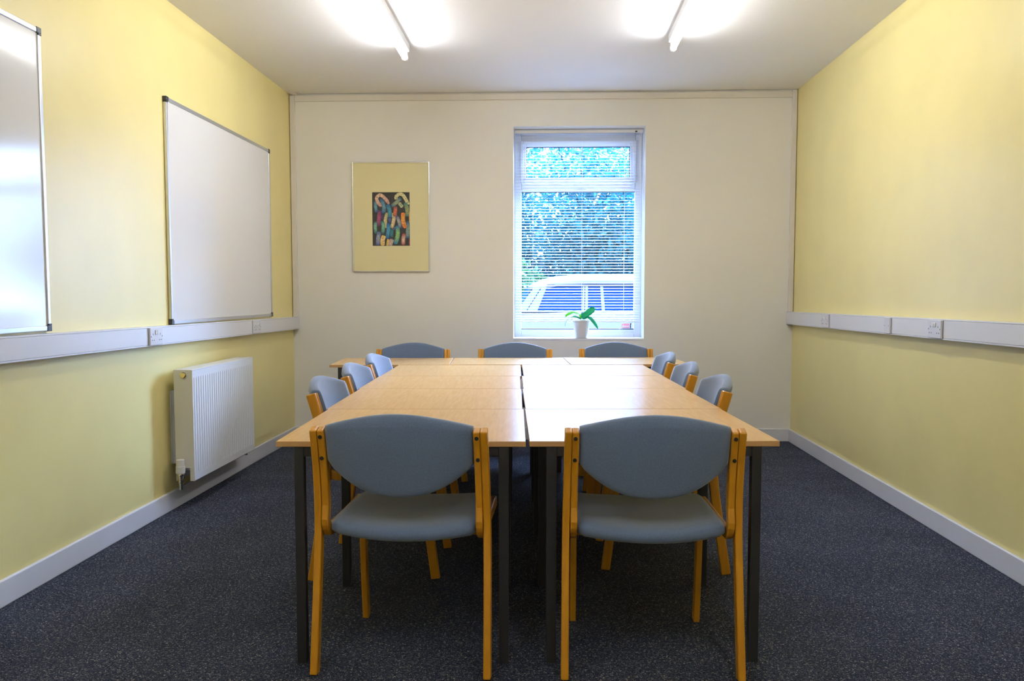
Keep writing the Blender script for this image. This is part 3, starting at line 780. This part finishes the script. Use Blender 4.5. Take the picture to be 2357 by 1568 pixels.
def tree(label, x, y, h, parts, trunk_r, mat, lean=0.):
    t = thing('tree', label, 'tree', (x, y, GZ), 0, 'trees beyond the car')
    mesh_leaves('foliage', parts, mat, t)
    m = MB(); m.tube([(0, 0, 0), (lean*.3, 0, h*.3), (lean*.7, 0, h*.65), (lean, 0, h)], [trunk_r, trunk_r*.85, trunk_r*.6, trunk_r*.2], 10)
    for k in range(5):
        a = 2*PI*k/5+.6; z0 = h*(.35+.09*k); m.tube([(lean*.4, 0, z0), (.5*math.cos(a), .4*math.sin(a), z0+.5), (1.1*math.cos(a), .9*math.sin(a), z0+1.1)], [trunk_r*.4, trunk_r*.25, trunk_r*.08], 6)
    m.build('trunk', M['bark'], t); return t
for k, (x, y, n, lab) in enumerate(((-2.2, 17.3, 6300, 'leafy tree with painted-in blue daylight, left beyond the parked car'), (.5, 17.6, 7600, 'leafy tree with painted-in blue daylight, in the middle beyond the parked car'),
                               (2.1, 16.6, 6300, 'leafy tree with painted-in blue daylight, right beyond the parked car, its trunk above the roof'), (5.2, 17.8, 5000, 'leafy tree with painted-in blue daylight, far right beyond the parked car'), (-5.4, 18., 5000, 'leafy tree with painted-in blue daylight, far left beyond the parked car'))):
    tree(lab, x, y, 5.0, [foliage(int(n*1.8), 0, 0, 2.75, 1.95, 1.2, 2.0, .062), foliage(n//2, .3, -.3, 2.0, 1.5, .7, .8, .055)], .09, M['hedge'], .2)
t = thing('bush', 'yellow-green bush low on the left beyond the parked car', 'bush', (-1.1, 15.7, GZ))
mesh_leaves('foliage', [foliage(2600, 0, 0, 1.3, 1.15, .5, .8, .07)], M['bush'], t)
m = MB()
for k in range(6): m.tube([(.05*k-.15, 0, 0), (.22*k-.6, .05*(-1)**k, .9)], [.02, .008], 6)
m.build('stems', M['bark'], t)

# ------------------------------------------------------------------ sky, camera
wd = bpy.data.worlds.new('sky'); sc.world = wd; wd.use_nodes = True
nt = wd.node_tree; bg = nt.nodes['Background']
# hazy sky, brightest around the veiled sun high beyond the trees, dim behind the building
tc = nt.nodes.new('ShaderNodeTexCoord'); dt = nt.nodes.new('ShaderNodeVectorMath'); dt.operation = 'DOT_PRODUCT'
dt.inputs[1].default_value = tuple(Vector((.30, .62, .72)).normalized())
mr = nt.nodes.new('ShaderNodeMapRange'); mr.inputs['From Min'].default_value = -1; mr.inputs['From Max'].default_value = 1
rp = nt.nodes.new('ShaderNodeValToRGB'); sky = (.36, .57, 1.0)
nt.links.new(tc.outputs['Generated'], dt.inputs[0]); nt.links.new(dt.outputs['Value'], mr.inputs['Value']); nt.links.new(mr.outputs['Result'], rp.inputs['Fac'])
e = rp.color_ramp.elements
for k, (p, v_) in enumerate(((0., .008), (.60, .012), (.80, .05), (.90, .35), (.98, 1.))):
    q = e[k] if k < 1 else (e.new(p) if k < 4 else e[len(e)-1]); q.position = p; q.color = (sky[0]*v_, sky[1]*v_, sky[2]*v_, 1)
nt.links.new(rp.outputs['Color'], bg.inputs['Color']); bg.inputs['Strength'].default_value = 150.

f, yaw, pitch, roll, sx, sy = 2050., .0393, -.0706, -.0002, 3.163, 37.41
cy_, sy_, cp, sp = math.cos(yaw), math.sin(yaw), math.cos(pitch), math.sin(pitch)
fwd = Vector((-sy_*cp, cy_*cp, sp)); right = Vector((cy_, sy_, 0)); up = right.cross(fwd)
cr, sr = math.cos(roll), math.sin(roll)
r2, u2 = cr*right+sr*up, -sr*right+cr*up
cd = bpy.data.cameras.new('camera'); cam = bpy.data.objects.new('camera', cd); COL.objects.link(cam)
mw = Matrix.Identity(4)
for i in range(3): mw[i][0], mw[i][1], mw[i][2] = r2[i], u2[i], -fwd[i]
mw[2][3] = 1.2; cam.matrix_world = mw
cd.sensor_width = 36; cd.lens = f/2357*36; cd.shift_x = -sx/2357; cd.shift_y = sy/2357; cd.clip_start = .05
sc.camera = cam
vs = sc.view_settings; vs.view_transform = 'Standard'; vs.look = 'None'; vs.gamma = 1; vs.exposure = .60; vs.use_curve_mapping = False
cy = sc.cycles
cy.max_bounces = 8; cy.diffuse_bounces = 4; cy.glossy_bounces = 4; cy.transparent_max_bounces = 12; cy.transmission_bounces = 6
cy.sample_clamp_indirect = 6.
cy.use_denoising = True; cy.use_adaptive_sampling = True; cy.adaptive_threshold = .02
